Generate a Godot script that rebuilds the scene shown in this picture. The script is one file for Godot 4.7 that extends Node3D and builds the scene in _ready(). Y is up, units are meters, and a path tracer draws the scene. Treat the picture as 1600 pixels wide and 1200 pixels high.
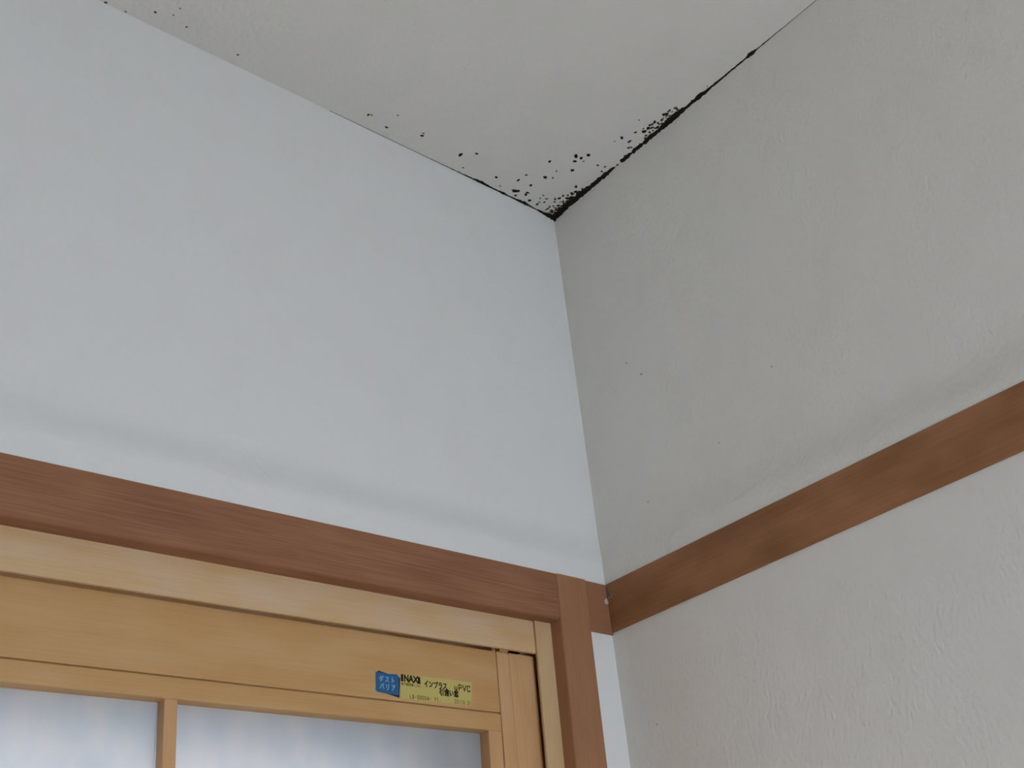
extends Node3D
# The top corner of a small room: mouldy ceiling seam, brown timber trim and an inner window of pale plastic.
# The ceiling corner is the point O; left wall lies in z = 0, right wall in x = 0, the room is at -x, +z.
const H := 2.42
const O := Vector3(0, H, 0)
const RX := 3.0          # room length along the left wall
const RZ := 1.9
const E := 0.0085        # the papered wall swells forward to here above the timber rail
const U := -0.0094      # and lies this far back further up
const TOP := 0.0108      # the ceiling, above the heights that are written from O
const K := 1.0117        # seam lengths were measured in the plane of O

var tris: Array = []     # [a, b, c, na, nb, nc, ta, tb, tc]
var rng := RandomNumberGenerator.new()

# ------------------------------------------------------------------ mesh helpers
func begin():
	tris = []

func tri(a: Vector3, b: Vector3, c: Vector3, n: Array, uv = null):
	var g := (c - a).cross(b - a)          # clockwise front faces
	var mean: Vector3 = n[0] + n[1] + n[2]
	if g.dot(mean) < 0.0:
		tris.append([a, c, b, n[0], n[2], n[1], uv[0] if uv else Vector2.ZERO, uv[2] if uv else Vector2.ZERO, uv[1] if uv else Vector2.ZERO])
	else:
		tris.append([a, b, c, n[0], n[1], n[2], uv[0] if uv else Vector2.ZERO, uv[1] if uv else Vector2.ZERO, uv[2] if uv else Vector2.ZERO])

func flat_tri(a: Vector3, b: Vector3, c: Vector3, outward: Vector3, uv = null):
	var n := (c - a).cross(b - a).normalized()
	if n.dot(outward) < 0.0:
		n = -n
	tri(a, b, c, [n, n, n], uv)

# a profile (closed, in the plane across the axis) drawn out along the axis; warp moves every point at the end
func prism(profile: PackedVector2Array, axis: int, from: float, to: float, warp = null, smooth_deg := 32.0):
	var n := profile.size()
	var area := 0.0
	for i in n:
		area += profile[i].cross(profile[(i + 1) % n])
	var side := 1.0 if area > 0.0 else -1.0
	var en: Array[Vector2] = []
	for i in n:
		var d := (profile[(i + 1) % n] - profile[i]).normalized()
		en.append(Vector2(d.y, -d.x) * side)
	var put := func(p: Vector2, t: float) -> Vector3:
		var v := Vector3(t, p.y, p.x) if axis == 0 else (Vector3(p.x, t, p.y) if axis == 1 else Vector3(p.x, p.y, t))
		return (warp.call(v) if warp != null else v)
	var dirn := func(d: Vector2) -> Vector3:
		return Vector3(0, d.y, d.x) if axis == 0 else (Vector3(d.x, 0, d.y) if axis == 1 else Vector3(d.x, d.y, 0))
	var lim := cos(deg_to_rad(smooth_deg))
	for i in n:
		var j := (i + 1) % n
		var n0 := en[i]
		var n1 := en[i]
		if en[i].dot(en[(i - 1 + n) % n]) > lim:
			n0 = (en[i] + en[(i - 1 + n) % n]).normalized()
		if en[i].dot(en[j]) > lim:
			n1 = (en[i] + en[j]).normalized()
		var a: Vector3 = put.call(profile[i], from)
		var b: Vector3 = put.call(profile[j], from)
		var c: Vector3 = put.call(profile[j], to)
		var d: Vector3 = put.call(profile[i], to)
		var na: Vector3 = dirn.call(n0)
		var nb: Vector3 = dirn.call(n1)
		tri(a, b, c, [na, nb, nb])
		tri(a, c, d, [na, nb, na])
	var cap := Geometry2D.triangulate_polygon(profile)
	var ax := Vector3.ZERO
	ax[axis] = signf(to - from)
	for k in range(0, cap.size(), 3):
		var p := [profile[cap[k]], profile[cap[k + 1]], profile[cap[k + 2]]]
		tri(put.call(p[0], from), put.call(p[1], from), put.call(p[2], from), [-ax, -ax, -ax])
		tri(put.call(p[0], to), put.call(p[1], to), put.call(p[2], to), [ax, ax, ax])

# rectangle with rounded corners: radii for (lo,lo) (hi,lo) (hi,hi) (lo,hi)
func rounded(u0: float, u1: float, v0: float, v1: float, r: Array) -> PackedVector2Array:
	var out := PackedVector2Array()
	var corner := [Vector2(u0, v0), Vector2(u1, v0), Vector2(u1, v1), Vector2(u0, v1)]
	var inward := [Vector2(1, 1), Vector2(-1, 1), Vector2(-1, -1), Vector2(1, -1)]
	for k in 4:
		var rad: float = r[k]
		if rad <= 0.0:
			out.append(corner[k])
			continue
		var mid: Vector2 = corner[k] + inward[k] * rad
		for s in 6:
			var a := PI + k * PI / 2 + s * (PI / 2) / 5.0
			out.append(mid + Vector2(cos(a), sin(a)) * rad)
	return out

# a board: rounded rectangle swept along an axis (0 x, 1 y, 2 z); lean = [dy/dx or dx/dy or dy/dz, about]
func board(axis: int, x0: float, x1: float, y0: float, y1: float, z0: float, z1: float, r: Array, lean = null):
	if axis == 0:
		prism(rounded(z0, z1, y0, y1, r), 0, x0, x1, lean)
	elif axis == 1:
		prism(rounded(x0, x1, z0, z1, r), 1, y0, y1, lean)
	else:
		prism(rounded(x0, x1, y0, y1, r), 2, z0, z1, lean)

func lean_x(k: float, x0: float) -> Callable:      # y drifts along x, as in a lintel that has settled
	return func(v: Vector3): return Vector3(v.x, v.y + k * (v.x - x0), v.z)

func lean_y(m: float, y0: float) -> Callable:      # x drifts along y, a post slightly out of plumb
	return func(v: Vector3): return Vector3(v.x + m * (v.y - y0), v.y, v.z)

func lean_z(k: float) -> Callable:
	return func(v: Vector3): return Vector3(v.x, v.y + k * v.z, v.z)

func bounds() -> AABB:
	var box := AABB(tris[0][0], Vector3.ZERO)
	for t in tris:
		for k in 3:
			box = box.expand(t[k])
	return box

func numbered(called: String) -> String:
	if not has_node(NodePath(called)):
		return called
	var k := 1
	while has_node(NodePath("%s_%03d" % [called, k])):
		k += 1
	return "%s_%03d" % [called, k]

# commits what was collected; top-level meshes get their origin at their own base, parts use the thing's origin
func build(called: String, mat: Material, parent: Node3D = null, home = null) -> MeshInstance3D:
	var from: Vector3
	if home != null:
		from = home
	else:
		var b := bounds()
		from = Vector3(b.get_center().x, b.position.y, b.get_center().z)
	var st := SurfaceTool.new()
	st.begin(Mesh.PRIMITIVE_TRIANGLES)
	for t in tris:
		for k in 3:
			st.set_normal(t[3 + k])
			st.set_uv(t[6 + k])
			st.add_vertex(t[k] - from)
	st.set_material(mat)
	var o := MeshInstance3D.new()
	o.mesh = st.commit()
	if parent == null:
		o.name = numbered(called)
		add_child(o)
		o.position = from + O
	else:
		o.name = called
		parent.add_child(o, true)
	begin()
	return o

func tag(o: Node, label: String, category: String, kind := "", group := ""):
	o.set_meta("label", label)
	o.set_meta("category", category)
	if kind:
		o.set_meta("kind", kind)
	if group:
		o.set_meta("group", group)

func thing(called: String, at: Vector3) -> Node3D:
	var o := Node3D.new()
	o.name = numbered(called)
	add_child(o)
	o.position = at + O
	return o

# ------------------------------------------------------------------ materials
func noise_image(seed_: int, w: int, h: int, fx: float, fy: float, oct: int) -> FastNoiseLite:
	var n := FastNoiseLite.new()
	n.seed = seed_
	n.noise_type = FastNoiseLite.TYPE_SIMPLEX_SMOOTH
	n.frequency = fx
	n.fractal_octaves = oct
	return n

func noise_tex(seed_: int, size: int, freq: float, oct: int, colors: Array, offsets: Array) -> Texture2D:
	# seamless noise sampled on a torus would be costly; two offset copies are blended instead
	var n := noise_image(seed_, size, size, freq, freq, oct)
	var im := n.get_seamless_image(size, size, false, false, 0.25)
	var g := Gradient.new()
	g.offsets = PackedFloat32Array(offsets)
	g.colors = PackedColorArray(colors)
	var out := Image.create(size, size, true, Image.FORMAT_RGB8)
	for y in size:
		for x in size:
			out.set_pixel(x, y, g.sample(im.get_pixel(x, y).r))
	out.generate_mipmaps()
	return ImageTexture.create_from_image(out)

func bump_tex(seed_: int, size: int, freq: float, oct: int, strength: float) -> Texture2D:
	var n := noise_image(seed_, size, size, freq, freq, oct)
	var im := n.get_seamless_image(size, size, false, false, 0.25)
	im.convert(Image.FORMAT_RGBA8)
	im.bump_map_to_normal_map(strength)
	return ImageTexture.create_from_image(im)

func paper(tone: Color, seed_: int, relief: float, repeat: float) -> StandardMaterial3D:
	var m := StandardMaterial3D.new()
	m.albedo_texture = noise_tex(seed_, 256, 0.02, 4, [tone.darkened(0.006), tone, tone.lightened(0.006)], [0.25, 0.5, 0.75])
	m.roughness = 0.92
	m.metallic_specular = 0.25
	m.normal_enabled = true
	m.normal_texture = bump_tex(seed_ + 1, 512, 0.11, 3, 4.0)
	m.normal_scale = relief
	m.uv1_triplanar = true
	m.uv1_scale = Vector3(repeat, repeat * 0.6, repeat)
	return m

# timber: streaks drawn out along one axis over slow changes of tone
func timber(light: Color, dark: Color, seed_: int, axis: int, fine: float, drift: float, rough: float, spec: float, across := 6.0) -> StandardMaterial3D:
	var m := StandardMaterial3D.new()
	m.albedo_texture = streaks(light, dark, seed_, axis == 1, fine, drift)
	m.roughness = rough
	m.metallic_specular = spec
	m.uv1_triplanar = true
	var s := Vector3(across, across, across)
	s[axis] = 1.7
	m.uv1_scale = s
	return m

func streaks(light: Color, dark: Color, seed_: int, upright: bool, fine: float, drift: float) -> Texture2D:
	var size := 512
	var slow := noise_image(seed_, size, size, 0.009, 0.0, 3).get_seamless_image(size, size, false, false, 0.3)
	var a := noise_image(seed_ + 7, size, size, 0.16, 0.0, 3).get_seamless_image(size, size, false, false, 0.3)
	var out := Image.create(size, size, true, Image.FORMAT_RGB8)
	for y in size:
		for x in size:
			var u := x if not upright else y
			var v := y if not upright else x
			# the grain noise is read slowly along the board and quickly across it
			var g := a.get_pixel((u / 16) % size, v).r * (1.0 - float(u % 16) / 16.0) + a.get_pixel((u / 16 + 1) % 32 if u / 16 + 1 < 32 else 0, v).r * (float(u % 16) / 16.0)
			var t := clampf((slow.get_pixel(x, y).r - 0.5) * drift + 0.5 + (g - 0.5) * fine, 0.0, 1.0)
			out.set_pixel(x, y, dark.lerp(light, t))
	out.generate_mipmaps()
	return ImageTexture.create_from_image(out)

func plain(c: Color, rough: float, spec := 0.3) -> StandardMaterial3D:
	var m := StandardMaterial3D.new()
	m.albedo_color = c
	m.roughness = rough
	m.metallic_specular = spec
	return m

# ------------------------------------------------------------------ printed lettering (flat print on the two stickers)
const GLYPH := {
	"イ": [[8, 0, 5, 3.5, 1, 6], [5.2, 3.6, 5.2, 10]],
	"ン": [[1, 1.5, 4, 3.5], [1, 9, 5, 8, 9, 2.5]],
	"プ": [[0.5, 2, 8, 2, 7, 6, 3, 10], [9, 0, 9.9, 0.8, 9, 1.6, 8.2, 0.8, 9, 0]],
	"ラ": [[2, 1, 8, 1], [1, 4, 9, 4, 7.5, 7.5, 3.5, 10]],
	"ス": [[1.5, 1.5, 8, 1.5, 5.5, 6, 1, 9.5], [5.5, 6, 9, 9.5]],
	"ダ": [[4, 0, 3, 3, 0.5, 6], [3.5, 2, 8, 2, 6.5, 6.5, 3, 10], [3, 5, 6.5, 7], [8.8, 0, 9.4, 1.2]],
	"ト": [[3.5, 0, 3.5, 10], [3.5, 4, 8, 6.5]],
	"バ": [[3.5, 2, 2.8, 5, 0.5, 9], [6, 2, 7.5, 5, 9.3, 9], [7.6, 0.4, 8.3, 1.6], [9, 0, 9.7, 1.2]],
	"リ": [[2.5, 1, 2.5, 6], [7.5, 0.5, 7.5, 6, 6, 8.5, 3.5, 10]],
	"ア": [[1, 1, 9, 1, 7.5, 3.5, 5.8, 4.8], [5, 3, 4.8, 6, 2, 10]],
	"引": [[0.5, 1, 4, 1, 4, 4, 0.8, 4, 0.6, 7, 4, 7, 3.8, 10, 2.8, 9.6], [8, 0, 8, 10]],
	"違": [[0.5, 1, 1.5, 2], [0.3, 4, 2, 4, 2, 8, 0.5, 9.5], [2, 8.3, 4, 9.5, 10, 9.5], [4, 1.2, 9.5, 1.2], [3.5, 2.7, 10, 2.7], [6.5, 0, 6.5, 2.7], [4.5, 3.8, 9, 3.8, 9, 5.4, 4.5, 5.4, 4.5, 3.8], [3.8, 6.8, 9.8, 6.8], [6.8, 5.4, 6.8, 9]],
	"い": [[1.5, 2, 1.8, 6.5, 3.2, 8.8, 4.3, 6.8], [7, 2.5, 8.6, 5, 8.8, 7]],
	"窓": [[5, 0, 5, 1.5], [1, 3, 1, 1.5, 9, 1.5, 9, 3], [3.8, 2, 1.5, 4.5], [6.2, 2, 8.6, 4], [5, 3.5, 3, 5.5, 7, 5.3], [1.3, 7, 0.6, 9.5], [3, 6.5, 3.2, 9.5, 7, 9.6, 7.4, 8], [5, 6.5, 5.6, 7.8], [8.3, 6.8, 9.6, 9]],
	"u": [[2, 4, 2, 8.5, 4, 10, 6, 9.6, 8, 8], [8, 4, 8, 10]],
	"P": [[1.5, 10, 1.5, 0, 7, 0, 8.8, 1.5, 8.8, 4, 7, 5.4, 1.5, 5.4]],
	"V": [[0.5, 0, 5, 10, 9.5, 0]],
	"C": [[9, 2, 7, 0, 3, 0, 1, 2.5, 1, 7.5, 3, 10, 7, 10, 9, 8]],
	"I": [[5, 0, 5, 10]],
	"N": [[1, 10, 1, 0, 9, 10, 9, 0]],
	"A": [[0.5, 10, 5, 0, 9.5, 10], [2.3, 6.6, 7.7, 6.6]],
	"X": [[0.5, 0, 9.5, 10], [9.5, 0, 0.5, 10]],
	"L": [[1.5, 0, 1.5, 10, 8.5, 10]],
	"B": [[1.5, 0, 1.5, 10, 7, 10, 8.8, 7.6, 7, 5, 1.5, 5], [1.5, 0, 6.6, 0, 8, 2.5, 6.6, 5]],
	"W": [[0, 0, 2.5, 10, 5, 2, 7.5, 10, 10, 0]],
	"D": [[1.5, 0, 1.5, 10, 6, 10, 9, 7, 9, 3, 6, 0, 1.5, 0]],
	"O": [[3, 0, 7, 0, 9, 3, 9, 7, 7, 10, 3, 10, 1, 7, 1, 3, 3, 0]],
	"Y": [[0.5, 0, 5, 5, 9.5, 0], [5, 5, 5, 10]],
	"0": [[3, 0, 7, 0, 8.5, 3, 8.5, 7, 7, 10, 3, 10, 1.5, 7, 1.5, 3, 3, 0]],
	"1": [[3, 2, 5.5, 0, 5.5, 10]],
	"2": [[1.5, 2, 4, 0, 7, 0.6, 8.5, 3, 1.5, 10, 8.8, 10]],
	"4": [[7, 10, 7, 0, 1, 7, 9.5, 7]],
	"-": [[2, 5.5, 8, 5.5]],
	".": [[4.6, 9.6, 5.2, 10]],
}

func stroke(im: Image, a: Vector2, b: Vector2, w: float, c: Color):
	var lo := Vector2(minf(a.x, b.x), minf(a.y, b.y)) - Vector2(w + 1, w + 1)
	var hi := Vector2(maxf(a.x, b.x), maxf(a.y, b.y)) + Vector2(w + 1, w + 1)
	for y in range(maxi(0, int(lo.y)), mini(im.get_height(), int(hi.y) + 1)):
		for x in range(maxi(0, int(lo.x)), mini(im.get_width(), int(hi.x) + 1)):
			var p := Vector2(x + 0.5, y + 0.5)
			var d := p.distance_to(Geometry2D.get_closest_point_to_segment(p, a, b))
			var k := clampf(w - d + 0.5, 0.0, 1.0)
			if k > 0.0:
				im.set_pixel(x, y, im.get_pixel(x, y).lerp(c, k * c.a))

# text in the box (x, y, glyph width, glyph height) in pixels, advance in pixels
func write(im: Image, text: String, x: float, y: float, gw: float, gh: float, step: float, w: float, c: Color):
	for k in text.length():
		var ch := text[k]
		if not GLYPH.has(ch):
			continue
		for s in GLYPH[ch]:
			for i in range(0, s.size() - 2, 2):
				var a := Vector2(x + k * step + s[i] * gw / 10.0, y + s[i + 1] * gh / 10.0)
				var b := Vector2(x + k * step + s[i + 2] * gw / 10.0, y + s[i + 3] * gh / 10.0)
				stroke(im, a, b, w, c)

func label_print() -> Texture2D:
	var im := Image.create(640, 172, true, Image.FORMAT_RGB8)     # 8 pixels to the millimetre
	im.fill(Color(0.80, 0.735, 0.45))
	var ink := Color(0.13, 0.09, 0.04)
	var pale := Color(0.42, 0.35, 0.16)
	# maker's block: heavy bar, slanted letters, heavy bar
	im.fill_rect(Rect2i(6, 10, 20, 48), ink)
	write(im, "NAX", 34, 14, 36, 40, 40, 5.5, ink)
	im.fill_rect(Rect2i(150, 14, 22, 46), ink)
	write(im, "WINDOW", 10, 66, 14, 14, 17, 2.4, pale)
	write(im, "LIXIL", 116, 68, 10, 13, 12, 1.6, pale)
	write(im, "インプラス", 206, 32, 36, 40, 41, 3.6, ink)
	write(im, "uPVC", 470, 30, 32, 38, 39, 4.0, Color(0.28, 0.21, 0.10))
	write(im, "引違い窓", 338, 72, 38, 44, 43, 4.0, ink)
	write(im, "LB-00004-UY1.", 76, 138, 17, 24, 21, 2.2, pale)
	write(im, "20110701", 466, 134, 15, 24, 19.5, 1.8, pale)
	im.generate_mipmaps()
	return ImageTexture.create_from_image(im)

func blue_print() -> Texture2D:
	var im := Image.create(256, 192, true, Image.FORMAT_RGB8)
	im.fill(Color(0.21, 0.40, 0.58))
	var ink := Color(0.52, 0.68, 0.82)
	write(im, "ダスト", 40, 34, 46, 50, 62, 4.6, ink)
	write(im, "バリア", 44, 104, 46, 50, 62, 4.6, ink)
	im.generate_mipmaps()
	return ImageTexture.create_from_image(im)

# ------------------------------------------------------------------ the wall's section: flat above, swelling forward towards the rail
func swell(y: float, top: float, bottom: float) -> float:
	var t := clampf((top - y) / (top - bottom), 0.0, 1.0)
	return lerpf(U, E, 1.0 - pow(1.0 - pow(t, 2.0), 1.9))

func wall_section(top: float, bottom: float, foot: float, back: float) -> PackedVector2Array:
	var p := PackedVector2Array()
	p.append(Vector2(back, foot))
	p.append(Vector2(E, foot))
	var n := 26
	for k in n + 1:
		var y := lerpf(bottom, top, float(k) / n)
		p.append(Vector2(swell(y, top, bottom), y))
	p.append(Vector2(U, TOP + 0.06))
	p.append(Vector2(back, TOP + 0.06))
	return p

# ------------------------------------------------------------------ mould
# a crust along a seam: stations [s, a, b] = place along the seam (m), width on the ceiling and on the wall (mm)
func crust(stations: Array, along_z: bool, seed_: int):
	var n := FastNoiseLite.new()
	n.seed = seed_
	n.frequency = 140.0
	n.fractal_octaves = 3
	var rows: Array = []
	var s0: float = stations[0][0]
	var s1: float = stations[-1][0]
	var count := maxi(3, int((s1 - s0) / 0.0016))
	var at := 0
	for k in count + 1:
		var s := lerpf(s0, s1, float(k) / count)
		while at < stations.size() - 2 and s > stations[at + 1][0]:
			at += 1
		var f := clampf((s - stations[at][0]) / maxf(1e-6, stations[at + 1][0] - stations[at][0]), 0.0, 1.0)
		var a := lerpf(stations[at][1], stations[at + 1][1], f) * 0.001
		var b := lerpf(stations[at][2], stations[at + 1][2], f) * 0.001
		a *= clampf(1.0 + 0.55 * n.get_noise_2d(s, 0.3), 0.3, 1.7)
		b *= clampf(1.0 + 0.55 * n.get_noise_2d(s, 7.7), 0.3, 1.7)
		var th := 0.0004 + 0.12 * minf(a, b)
		var ring: Array = []
		for q in [Vector2(a, 0.0), Vector2(a * 0.55, -th), Vector2(th, -b * 0.55), Vector2(0.0, -b)]:
			ring.append(Vector3(-U - q.x, TOP + q.y, U + K * s) if along_z else Vector3(-U - K * s, TOP + q.y, U + q.x))
		rows.append(ring)
	var out := Vector3(-1, -1, 0).normalized() if along_z else Vector3(0, -1, 1).normalized()
	for k in count:
		for i in 3:
			flat_tri(rows[k][i], rows[k][i + 1], rows[k + 1][i + 1], out)
			flat_tri(rows[k][i], rows[k + 1][i + 1], rows[k + 1][i], out)
	for ends in [[rows[0], -1.0], [rows[count], 1.0]]:
		var w := (Vector3(0, 0, 1) if along_z else Vector3(-1, 0, 0)) * float(ends[1])
		var seam: Vector3 = Vector3(-U, TOP, ends[0][0].z) if along_z else Vector3(ends[0][0].x, TOP, U)
		for i in 3:
			flat_tri(ends[0][i], ends[0][i + 1], seam, w)

# one low irregular blot under the ceiling; x = -a, z = b, radius r, all in tenths of a millimetre
func blot(v: Array):
	var c := Vector3(-U - K * v[0] * 0.0001, TOP, U + K * v[1] * 0.0001)
	var r: float = v[2] * 0.000125
	var sides := 9
	var ring: Array = []
	var turn := rng.randf() * TAU
	var long_ := rng.randf_range(1.0, 1.35)
	for k in sides:
		var a := TAU * k / sides
		var d := Vector2(cos(a) * long_, sin(a) / long_).rotated(turn) * r * rng.randf_range(0.75, 1.15)
		ring.append(c + Vector3(d.x, 0, d.y))
	var tip := c + Vector3(0, -0.0004, 0)
	for k in sides:
		flat_tri(ring[k], ring[(k + 1) % sides], tip, Vector3(0, -1, 0))

func blots(list: Array, parent: Node3D, home: Vector3, mats: Array):
	for v in list:
		blot(v)
		build("mould_spot", mats[0] if v[2] > 17 else (mats[1] if v[2] > 13 or rng.randf() < 0.4 else mats[2]), parent, home)

# ------------------------------------------------------------------
func _ready():
	rng.seed = 11
	# camera
	var cam := Camera3D.new()
	cam.name = "camera"
	add_child(cam)
	cam.transform = Transform3D(Basis(Vector3(0.770231, -0.087867, 0.631683), Vector3(-0.269255, 0.853063, 0.446973), Vector3(-0.578139, -0.514357, 0.633397)).orthonormalized(), Vector3(-0.81936, -0.92746, 0.78189) + O)
	cam.fov = rad_to_deg(2.0 * atan(600.0 / 1698.82))
	cam.near = 0.02
	cam.current = true
	# sky: a bright overcast day, seen through the windows only
	var env := Environment.new()
	var sky := Sky.new()
	var psm := ProceduralSkyMaterial.new()
	psm.sky_top_color = Color(0.86, 0.88, 0.91)
	psm.sky_horizon_color = Color(0.97, 0.945, 0.93)
	psm.ground_horizon_color = Color(0.80, 0.84, 0.88)
	psm.ground_bottom_color = Color(0.75, 0.79, 0.83)
	psm.sky_energy_multiplier = 1.0
	sky.sky_material = psm
	env.background_mode = Environment.BG_SKY
	env.sky = sky
	env.tonemap_mode = Environment.TONE_MAPPER_LINEAR
	env.tonemap_exposure = 8.5
	env.sdfgi_enabled = true
	env.ssao_enabled = true
	env.ssil_enabled = true
	var we := WorldEnvironment.new()
	we.name = "world_environment"
	we.environment = env
	add_child(we)

	# ---------------- materials
	var white_left := paper(Color(0.925, 0.923, 0.92), 3, 0.12, 2.2)
	var white_right := paper(Color(0.935, 0.926, 0.902), 21, 0.2, 3.0)
	var white_ceiling := paper(Color(0.91, 0.90, 0.875), 33, 0.15, 2.0)
	var tatami := plain(Color(0.54, 0.43, 0.31), 0.9)
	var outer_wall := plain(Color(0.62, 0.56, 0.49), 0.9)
	var brown_x := timber(Color(0.66, 0.47, 0.355), Color(0.53, 0.36, 0.26), 41, 0, 0.95, 0.5, 0.62, 0.3)
	var brown_y := timber(Color(0.70, 0.51, 0.38), Color(0.61, 0.435, 0.315), 47, 1, 0.7, 0.5, 0.6, 0.3)
	var brown_z := timber(Color(0.71, 0.51, 0.37), Color(0.56, 0.39, 0.26), 53, 2, 0.35, 1.0, 0.6, 0.3, 3.4)
	var brown_stub := timber(Color(0.66, 0.47, 0.35), Color(0.57, 0.395, 0.285), 43, 0, 0.4, 0.6, 0.6, 0.3)
	var pale_x := timber(Color(0.86, 0.76, 0.66), Color(0.83, 0.67, 0.46), 61, 0, 0.5, 0.9, 0.5, 0.4)
	var pale_y := timber(Color(0.85, 0.73, 0.59), Color(0.81, 0.67, 0.48), 67, 1, 0.5, 0.9, 0.5, 0.4)
	var sash_x := timber(Color(0.82, 0.665, 0.47), Color(0.785, 0.60, 0.385), 71, 0, 0.5, 0.9, 0.5, 0.4)
	var sash_y := timber(Color(0.85, 0.69, 0.51), Color(0.80, 0.61, 0.42), 79, 1, 0.5, 0.9, 0.5, 0.4)
	var black_mould := plain(Color(0.17, 0.15, 0.125), 0.95, 0.1)
	var brown_mould := plain(Color(0.33, 0.28, 0.22), 0.95, 0.1)
	var faint_mould := plain(Color(0.50, 0.46, 0.39), 0.95, 0.1)

	# ---------------- the shell
	begin()
	# left wall (z = 0): above the lintel, the strip between post and corner, and beyond the window
	prism(wall_section(-0.448, -0.502, -0.54, -0.12), 0, -RX, 0.12)
	board(0, -0.06, 0.12, -H, -0.54, -0.12, E, [0, 0, 0, 0])
	board(0, -RX, -1.77, -H, -0.54, -0.12, E, [0, 0, 0, 0])
	board(0, -1.77, -0.06, -H, -1.62, -0.12, E, [0, 0, 0, 0])
	var wl := build("wall_left", white_left)
	tag(wl, "smooth white papered wall above the window, left of the corner", "wall", "structure")

	var sec := wall_section(-0.448, -0.504, -H, -0.12)
	var mirrored := PackedVector2Array()
	for p in sec:
		mirrored.append(Vector2(-p.x, p.y))
	prism(mirrored, 2, U, RZ, lean_z(-0.0225))
	var wr := build("wall_right", white_right)
	tag(wr, "white textured papered wall with the thin brown rail, right of the corner", "wall", "structure")
	var wr_home := wr.position - O
	# marks on the right wall: small dark specks
	for v in [[-0.2665, 0.0742, 1.5], [-0.292, 0.0935, 2.0], [-0.4438, 0.0716, 1.3], [-0.4215, 0.1795, 1.1], [-0.373, 0.262, 1.2], [-0.678, 0.052, 1.3]]:
		var c := Vector3(-U, v[0], v[1])
		if v[0] < -0.509:
			c.x = -E
		var r: float = v[2] * 0.001
		for k in 7:
			var a := TAU * k / 7.0
			var b := TAU * (k + 1) / 7.0
			flat_tri(c + Vector3(0, sin(a) * r * 0.7, cos(a) * r), c + Vector3(0, sin(b) * r * 0.7, cos(b) * r), c + Vector3(-0.0003, 0, 0), Vector3(-1, 0, 0))
		build("speck", plain(Color(0.72, 0.70, 0.66), 0.9), wr, wr_home)

	board(0, -RX - 0.12, 0.12, TOP, TOP + 0.1, -0.12, RZ + 0.12, [0, 0, 0, 0])
	var ce := build("ceiling", white_ceiling)
	tag(ce, "flat greyish white ceiling with black mould along its edges", "ceiling", "structure")
	# the joint between two sheets of ceiling paper: a lip that stands a third of a millimetre proud
	board(2, -0.5430, -0.5424, TOP - 0.0003, TOP, U, RZ, [0, 0, 0, 0])
	build("paper_joint", white_ceiling, ce, ce.position - O)

	board(0, -RX - 0.12, 0.12, -H - 0.1, -H, -0.12, RZ + 0.12, [0, 0, 0, 0])
	tag(build("floor", tatami), "straw coloured tatami floor", "floor", "structure")
	board(0, -RX - 0.12, -RX, -H, TOP, -0.12, RZ, [0, 0, 0, 0])
	tag(build("wall_side", outer_wall), "plain white wall across from the right wall", "wall", "structure")
	# rear wall with the wide garden window that lights the room
	var WB := -1.7
	var wx0 := -1.05
	var wx1 := -0.08
	board(0, -RX - 0.12, wx0, -H, TOP, RZ, RZ + 0.12, [0, 0, 0, 0])
	board(0, wx1, 0.12, -H, TOP, RZ, RZ + 0.12, [0, 0, 0, 0])
	board(0, wx0, wx1, -0.66, TOP, RZ, RZ + 0.12, [0, 0, 0, 0])
	board(0, wx0, wx1, -H, WB, RZ, RZ + 0.12, [0, 0, 0, 0])
	tag(build("wall_rear", outer_wall), "plain white wall with a wide garden window behind the viewer", "wall", "structure")

	# ---------------- brown timber
	# lintel: rounded lower front edge
	board(0, -1.9, -0.0828, -0.5693, -0.5203, -0.09, 0.0110, [0, 0.004, 0.0008, 0], lean_x(0.0056, -0.083))
	tag(build("trim_1", brown_x), "thick reddish brown wooden lintel over the pale window frame, rounded lower edge", "lintel", "structure")
	board(1, -0.0826, -0.0420, -1.62, -0.5209, -0.09, 0.013, [0, 0, 0.0012, 0.0025], lean_y(0.0130, -0.5209))
	tag(build("trim_2", brown_y), "upright brown wooden post at the right end of the lintel", "post", "structure")
	board(2, -0.0105, -0.0005, -0.5735, -0.5202, 0.0110, RZ, [0.0005, 0, 0, 0.0005], lean_z(0.0045))
	tag(build("trim_3", brown_z), "long thin brown wooden rail running along the right wall", "rail", "structure")
	board(0, -0.0425, -0.0004, -0.5755, -0.5207, 0.0005, 0.0108, [0, 0.0006, 0.0004, 0])
	tag(build("trim_4", brown_stub), "short stub of brown rail between post and room corner", "rail", "structure")

	# ---------------- inner window: pale wood-look frame and sash
	var win := thing("window_1", Vector3(-0.93, -1.62, -0.03))
	tag(win, "pale wood-look plastic inner window with frosted panes under the brown lintel", "window", "structure")
	var wh := win.position - O
	# frame head: front lip with the dark sliding track behind it
	board(0, -1.77, -0.1049, -0.6026, -0.5660, -0.0095, -0.0065, [0, 0.0006, 0, 0], lean_x(0.0078, -0.104))
	board(0, -1.77, -0.0860, -0.5850, -0.5660, -0.075, -0.0095, [0, 0, 0, 0], lean_x(0.0078, -0.104))
	board(0, -1.77, -0.0860, -0.6060, -0.5850, -0.075, -0.046, [0, 0, 0, 0], lean_x(0.0078, -0.104))
	build("frame_head", pale_x, win, wh)
	board(1, -0.1042, -0.0780, -1.62, -0.5680, -0.0070, -0.0040, [0, 0, 0, 0.0008], lean_y(0.0134, -0.57))
	board(1, -0.0925, -0.0780, -1.62, -0.5680, -0.075, -0.0070, [0, 0, 0, 0], lean_y(0.0134, -0.57))
	board(1, -0.1080, -0.0925, -1.62, -0.5850, -0.075, -0.046, [0, 0, 0, 0], lean_y(0.0134, -0.57))
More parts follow.
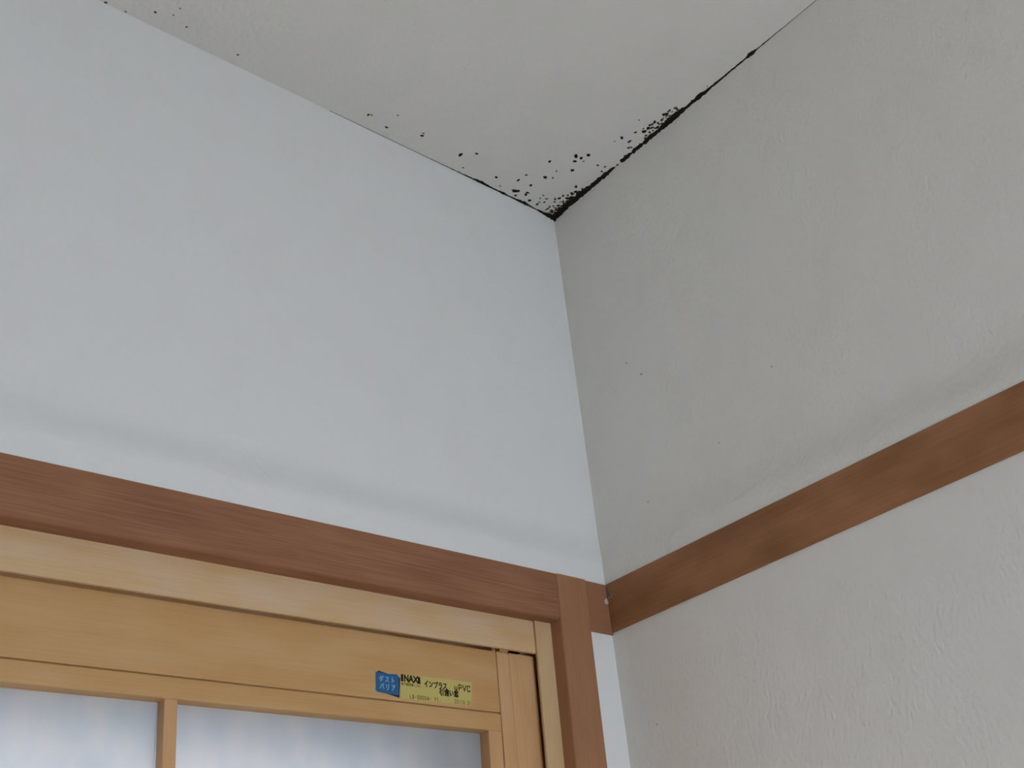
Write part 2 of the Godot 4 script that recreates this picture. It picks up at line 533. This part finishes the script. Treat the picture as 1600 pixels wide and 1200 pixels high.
	build("frame_jamb", pale_y, win, wh)
	# sash stile: two ribs with a groove between them, a small notched cap at the top
	var sl := lean_y(0.004, -0.60)
	board(1, -0.1499, -0.1357, -1.60, -0.6042, -0.040, -0.0136, [0, 0, 0.0012, 0.0006], sl)
	board(1, -0.1337, -0.1008, -1.60, -0.6034, -0.040, -0.0142, [0, 0, 0.0020, 0.0012], sl)
	board(1, -0.1362, -0.1330, -1.60, -0.6046, -0.040, -0.0150, [0, 0, 0, 0], sl)
	build("sash_stile", sash_y, win, wh)
	board(0, -0.1452, -0.1345, -0.6030, -0.5935, -0.030, -0.0140, [0, 0.0008, 0, 0])
	build("stile_cap", sash_y, win, wh)
	# sash rail with the stickers; a core board closes the grooves at the back
	board(0, -1.60, -0.1509, -0.6630, -0.6041, -0.036, -0.0140, [0, 0.0006, 0.0006, 0], lean_x(0.0076, -0.15))
	build("sash_rail", sash_x, win, wh)
	var bl := lean_x(0.0072, -0.166)
	board(0, -1.60, -0.1508, -0.6808, -0.6646, -0.036, -0.0140, [0, 0.0010, 0.0006, 0], bl)
	build("glazing_bead", sash_x, win, wh)
	board(1, -0.1667, -0.1508, -1.60, -0.6808, -0.036, -0.0140, [0, 0, 0.0006, 0.0010], lean_y(0.012, -0.68))
	build("glazing_bead", sash_y, win, wh)
	board(0, -1.60, -0.1500, -0.6660, -0.6600, -0.036, -0.0172, [0, 0, 0, 0], lean_x(0.0070, -0.15))
	board(1, -0.1520, -0.1480, -1.60, -0.6000, -0.036, -0.0175, [0, 0, 0, 0], sl)
	build("sash_core", sash_x, win, wh)
	# muntin between the two panes
	board(1, -0.4806, -0.4698, -1.60, -0.6800, -0.0270, -0.0155, [0, 0, 0.0010, 0.0010], lean_y(-0.042, -0.683))
	build("muntin", sash_y, win, wh)
	# frosted panes
	var frosted := StandardMaterial3D.new()
	frosted.albedo_texture = noise_tex(91, 256, 0.014, 4, [Color(0.795, 0.82, 0.845), Color(0.815, 0.835, 0.855), Color(0.84, 0.85, 0.86)], [0.2, 0.5, 0.8])
	frosted.uv1_triplanar = true
	frosted.uv1_scale = Vector3(6, 3.5, 6)
	frosted.roughness = 0.55
	frosted.metallic_specular = 0.3
	frosted.backlight_enabled = true
	frosted.backlight = Color(1.0, 0.968, 0.95)
	board(0, -0.4800, -0.1640, -1.60, -0.6760, -0.0310, -0.0275, [0, 0, 0, 0])
	build("pane", frosted, win, wh)
	board(0, -1.60, -0.4805, -1.60, -0.6760, -0.0310, -0.0275, [0, 0, 0, 0])
	build("pane", frosted, win, wh)

	# the older outer window frame stands a hand's breadth behind the panes
	board(0, -1.77, -0.0925, -0.7150, -0.5850, -0.115, -0.074, [0, 0, 0, 0])
	board(1, -0.2500, -0.0925, -1.62, -0.7150, -0.115, -0.074, [0, 0, 0, 0])
	build("outer_frame", plain(Color(0.55, 0.56, 0.57), 0.6), win, wh)

	# ---------------- stickers on the sash rail
	var zs := -0.0140
	var st := thing("sticker", Vector3(-0.278, -0.657, zs))
	tag(st, "small blue dust guard sticker with pale lettering, left of the yellow label", "sticker")
	var sh := st.position - O
	var back_pts := [Vector2(-0.2874, -0.6390), Vector2(-0.2640, -0.6430), Vector2(-0.2655, -0.6610), Vector2(-0.2905, -0.6567)]
	sheet(back_pts, zs, 0.00015)
	build("backing", plain(Color(0.13, 0.17, 0.25), 0.5), st, sh)
	var front_pts := [Vector2(-0.2900, -0.6402), Vector2(-0.2790, -0.6409), Vector2(-0.2672, -0.6402), Vector2(-0.2654, -0.6425), Vector2(-0.2662, -0.6588), Vector2(-0.2790, -0.6587), Vector2(-0.2887, -0.6580), Vector2(-0.2903, -0.6568)]
	sheet(front_pts, zs + 0.00015, 0.00015)
	var bm := plain(Color.WHITE, 0.45)
	bm.albedo_texture = blue_print()
	build("printed_face", bm, st, sh)

	var la := [Vector2(-0.2630, -0.6393), Vector2(-0.1824, -0.6380), Vector2(-0.1850, -0.6600), Vector2(-0.2640, -0.6615)]
	sheet(la, zs, 0.0002)
	var lm := plain(Color.WHITE, 0.5)
	lm.albedo_texture = label_print()
	var lb := build("product_label", lm)
	tag(lb, "yellow product label with black Japanese print on the pale window sash", "label")

	# ---------------- mould
	var mats := [black_mould, brown_mould, faint_mould]
	var mr := thing("mould_patch", Vector3(-0.05, -0.01, 0.2))
	tag(mr, "thick black mould crust with spots along the ceiling seam of the right wall", "mould")
	var mh := mr.position - O
	crust([[0.0, 4.0, 7.0], [0.0046, 6.0, 6.0], [0.0276, 7.0, 4.0], [0.044, 6.0, 4.0], [0.0747, 5.0, 4.0], [0.1047, 4.0, 3.5], [0.1164, 2.2, 2.0], [0.119, 0.3, 0.3]], true, 5)
	build("mould_crust", black_mould, mr, mh)
	crust([[0.1208, 0.3, 0.3], [0.1223, 2.0, 1.8], [0.1245, 0.3, 0.3]], true, 6)
	build("mould_crust", brown_mould, mr, mh)
	crust([[0.1285, 0.5, 0.5], [0.1304, 3.5, 3.0], [0.1453, 4.0, 3.0], [0.1490, 0.8, 0.8], [0.1509, 3.0, 3.0], [0.1655, 4.5, 3.0], [0.168, 1.2, 1.0], [0.1711, 4.0, 3.5], [0.1865, 4.0, 3.0], [0.2017, 3.5, 3.0], [0.2114, 6.0, 4.0], [0.2294, 6.0, 3.0], [0.2398, 3.5, 2.0], [0.2502, 3.0, 2.0], [0.2604, 5.0, 3.0], [0.268, 3.5, 3.0], [0.2806, 2.0, 1.5], [0.3178, 1.5, 1.0], [0.3343, 1.3, 1.0], [0.3378, 3.0, 3.0], [0.343, 3.5, 3.0], [0.349, 1.2, 0.8], [0.372, 0.8, 0.4], [0.4007, 0.4, 0.2], [0.44, 0.2, 0.1]], true, 7)
	build("mould_crust", black_mould, mr, mh)
	blots([[756, 788, 18], [571, 703, 13], [616, 539, 24], [528, 585, 13], [414, 829, 22], [551, 1049, 25], [470, 1058, 20], [498, 969, 20], [405, 1031, 11], [431, 1148, 21], [206, 1079, 15], [109, 1110, 14], [84, 1023, 15], [167, 627, 19], [232, 295, 17], [197, 338, 19], [189, 400, 17], [203, 250, 15], [116, 222, 20], [68, 240, 19], [66, 297, 18], [111, 96, 18], [80, 145, 20], [70, 195, 18], [144, 443, 17], [136, 504, 17], [106, 552, 21], [111, 395, 21], [86, 426, 23], [65, 355, 23], [118, 320, 16], [161, 178, 14], [112, 1107, 13], [326, 1509, 9], [294, 1603, 19], [169, 1613, 20], [218, 1766, 17], [101, 1523, 16], [82, 1546, 16], [143, 1836, 23], [183, 1865, 10], [137, 1906, 22], [112, 1928, 17], [159, 1954, 17], [145, 1981, 17], [149, 2020, 19], [75, 1866, 16], [73, 1802, 16], [57, 1981, 21], [98, 2097, 15], [54, 2055, 17], [77, 2148, 10], [145, 2173, 20], [125, 2203, 21], [136, 2239, 15], [138, 2261, 15], [110, 2331, 17], [72, 2325, 17], [97, 2265, 12], [45, 2785, 8], [330, 1939, 9], [49, 1764, 16], [44, 1400, 11], [77, 2027, 12]], mr, mh, mats)

	# the dense speckling that thins out away from the corner
	var dense: Array = []
	for i in 46:
		var along := 30.0 + 620.0 * pow(rng.randf(), 1.3)
		dense.append([45.0 + 150.0 * pow(rng.randf(), 1.7) * (1.0 - along / 900.0), along, rng.randf_range(9.0, 19.0)])
	for i in 14:
		dense.append([rng.randf_range(40.0, 110.0), rng.randf_range(1880.0, 2330.0), rng.randf_range(9.0, 17.0)])
	blots(dense, mr, mh, mats)

	var ml := thing("mould_patch", Vector3(-0.1, -0.01, 0.02))
	tag(ml, "thin black mould line with scattered spots along the ceiling seam of the left wall", "mould")
	mh = ml.position - O
	crust([[0.0, 4.0, 7.0], [0.0062, 4.0, 5.0], [0.0174, 2.5, 3.0], [0.0308, 1.2, 1.0], [0.0452, 2.0, 1.0], [0.0490, 3.5, 2.0], [0.0561, 3.5, 1.5], [0.0669, 2.5, 1.0], [0.0777, 1.2, 0.6], [0.0883, 3.5, 1.5], [0.092, 2.5, 0.7], [0.0988, 1.5, 0.7], [0.1093, 2.0, 0.8], [0.1176, 3.0, 1.0], [0.1269, 3.5, 1.0], [0.135, 2.0, 0.7], [0.1552, 1.2, 0.4], [0.1751, 0.9, 0.3], [0.1946, 0.6, 0.2], [0.2233, 0.35, 0.15], [0.2659, 0.25, 0.1], [0.344, 0.15, 0.1]], false, 9)
	build("mould_crust", black_mould, ml, mh)
	blots([[1753, 262, 25], [1598, 392, 16], [1588, 100, 11], [1133, 193, 18], [842, 436, 15], [867, 305, 19], [671, 321, 18], [761, 131, 32], [804, 127, 17], [730, 151, 17], [710, 62, 17], [610, 148, 21], [616, 191, 19], [497, 91, 21], [990, 93, 11], [364, 87, 17], [408, 198, 13], [410, 261, 13], [364, 135, 13], [311, 170, 14], [328, 237, 14], [193, 142, 16], [189, 102, 16], [193, 70, 14]], ml, mh, mats)

	var mf := thing("mould_patch", Vector3(-0.45, -0.001, 0.02))
	tag(mf, "few tiny dark mould specks on the ceiling near its upper left edge", "mould")
	mh = mf.position - O
	blots([[6046, 14, 13], [5842, 19, 11], [5599, 183, 13], [5417, 366, 8], [5437, 252, 9], [5263, 187, 11], [4664, 150, 11], [3040, 193, 16], [3004, 213, 11], [2753, 146, 17], [2329, 267, 18], [2340, 308, 13], [2753, 380, 10]], mf, mh, mats)

	# ---------------- dusty cobweb in the corner of the two rails
	var cw := thing("cobweb", Vector3(-0.012, -0.547, 0.012))
	tag(cw, "small grey white cobweb tuft stuck in the inside corner of the brown rails", "cobweb")
	var chh := cw.position - O
	var dust := plain(Color(0.76, 0.71, 0.65), 1.0, 0.1)
	lump(Vector3(-0.0125, -0.5395, 0.0110), Vector3(0.0032, 0.0036, 0.0016))
	build("dust_lump", dust, cw, chh)
	for s in [[Vector3(-0.0115, -0.523, 0.0108), Vector3(-0.0125, -0.539, 0.0115)], [Vector3(-0.0128, -0.538, 0.0112), Vector3(-0.0110, -0.534, 0.0215)], [Vector3(-0.0190, -0.532, 0.0102), Vector3(-0.0125, -0.539, 0.0112)], [Vector3(-0.0113, -0.525, 0.0135), Vector3(-0.0112, -0.537, 0.0185)], [Vector3(-0.0112, -0.528, 0.0120), Vector3(-0.0112, -0.541, 0.0150)], [Vector3(-0.0150, -0.5255, 0.0114), Vector3(-0.0130, -0.5450, 0.0114)], [Vector3(-0.0112, -0.534, 0.0130), Vector3(-0.0113, -0.539, 0.0200)]]:
		strand(s[0], s[1], 0.0006)
		build("strand", plain(Color(0.62, 0.54, 0.47), 1.0, 0.1), cw, chh)

# a thin sheet with its outline in the plane z, front face towards +z, printed by its own bounding box
func sheet(pts: Array, z: float, thick: float):
	var lo: Vector2 = pts[0]
	var hi: Vector2 = pts[0]
	for p in pts:
		lo = lo.min(p)
		hi = hi.max(p)
	var uv := func(p: Vector2): return Vector2((p.x - lo.x) / (hi.x - lo.x), (hi.y - p.y) / (hi.y - lo.y))
	var packed := PackedVector2Array(pts)
	var cap := Geometry2D.triangulate_polygon(packed)
	for i in range(0, cap.size(), 3):
		var p := [packed[cap[i]], packed[cap[i + 1]], packed[cap[i + 2]]]
		var t := [uv.call(p[0]), uv.call(p[1]), uv.call(p[2])]
		flat_tri(Vector3(p[0].x, p[0].y, z + thick), Vector3(p[1].x, p[1].y, z + thick), Vector3(p[2].x, p[2].y, z + thick), Vector3(0, 0, 1), t)
		flat_tri(Vector3(p[0].x, p[0].y, z), Vector3(p[1].x, p[1].y, z), Vector3(p[2].x, p[2].y, z), Vector3(0, 0, -1), t)
	var mid := (lo + hi) / 2.0
	for i in pts.size():
		var a: Vector2 = pts[i]
		var b: Vector2 = pts[(i + 1) % pts.size()]
		var o := Vector3((a + b).x / 2.0 - mid.x, (a + b).y / 2.0 - mid.y, 0)
		var t := [uv.call(a), uv.call(b), uv.call(b)]
		flat_tri(Vector3(a.x, a.y, z), Vector3(b.x, b.y, z), Vector3(b.x, b.y, z + thick), o, t)
		flat_tri(Vector3(a.x, a.y, z), Vector3(b.x, b.y, z + thick), Vector3(a.x, a.y, z + thick), o, [t[0], t[1], t[0]])

func lump(c: Vector3, r: Vector3):
	var p := func(i: int, j: int) -> Vector3:
		var a := TAU * j / 10.0
		var b := PI * i / 6.0
		var w := 1.0 + 0.22 * sin(3.0 * a + i) * sin(b)
		return c + Vector3(sin(b) * cos(a) * r.x, cos(b) * r.y, sin(b) * sin(a) * r.z) * w
	for i in 6:
		for j in 10:
			var a: Vector3 = p.call(i, j)
			var b: Vector3 = p.call(i + 1, j)
			var d: Vector3 = p.call(i + 1, j + 1)
			var e: Vector3 = p.call(i, j + 1)
			var out := (a + b + d + e) / 4.0 - c
			if i > 0:
				flat_tri(a, d, e, out)
			if i < 5:
				flat_tri(a, b, d, out)

func strand(a: Vector3, b: Vector3, r: float):
	var d := (b - a).normalized()
	var u := d.cross(Vector3(0.3, 0.2, 0.9)).normalized()
	var w := d.cross(u)
	for k in 5:
		var c0 := u * cos(TAU * k / 5.0) + w * sin(TAU * k / 5.0)
		var c1 := u * cos(TAU * (k + 1) / 5.0) + w * sin(TAU * (k + 1) / 5.0)
		flat_tri(a + c0 * r * 0.5, a + c1 * r * 0.5, b + c1 * r, c0 + c1)
		flat_tri(a + c0 * r * 0.5, b + c1 * r, b + c0 * r, c0 + c1)
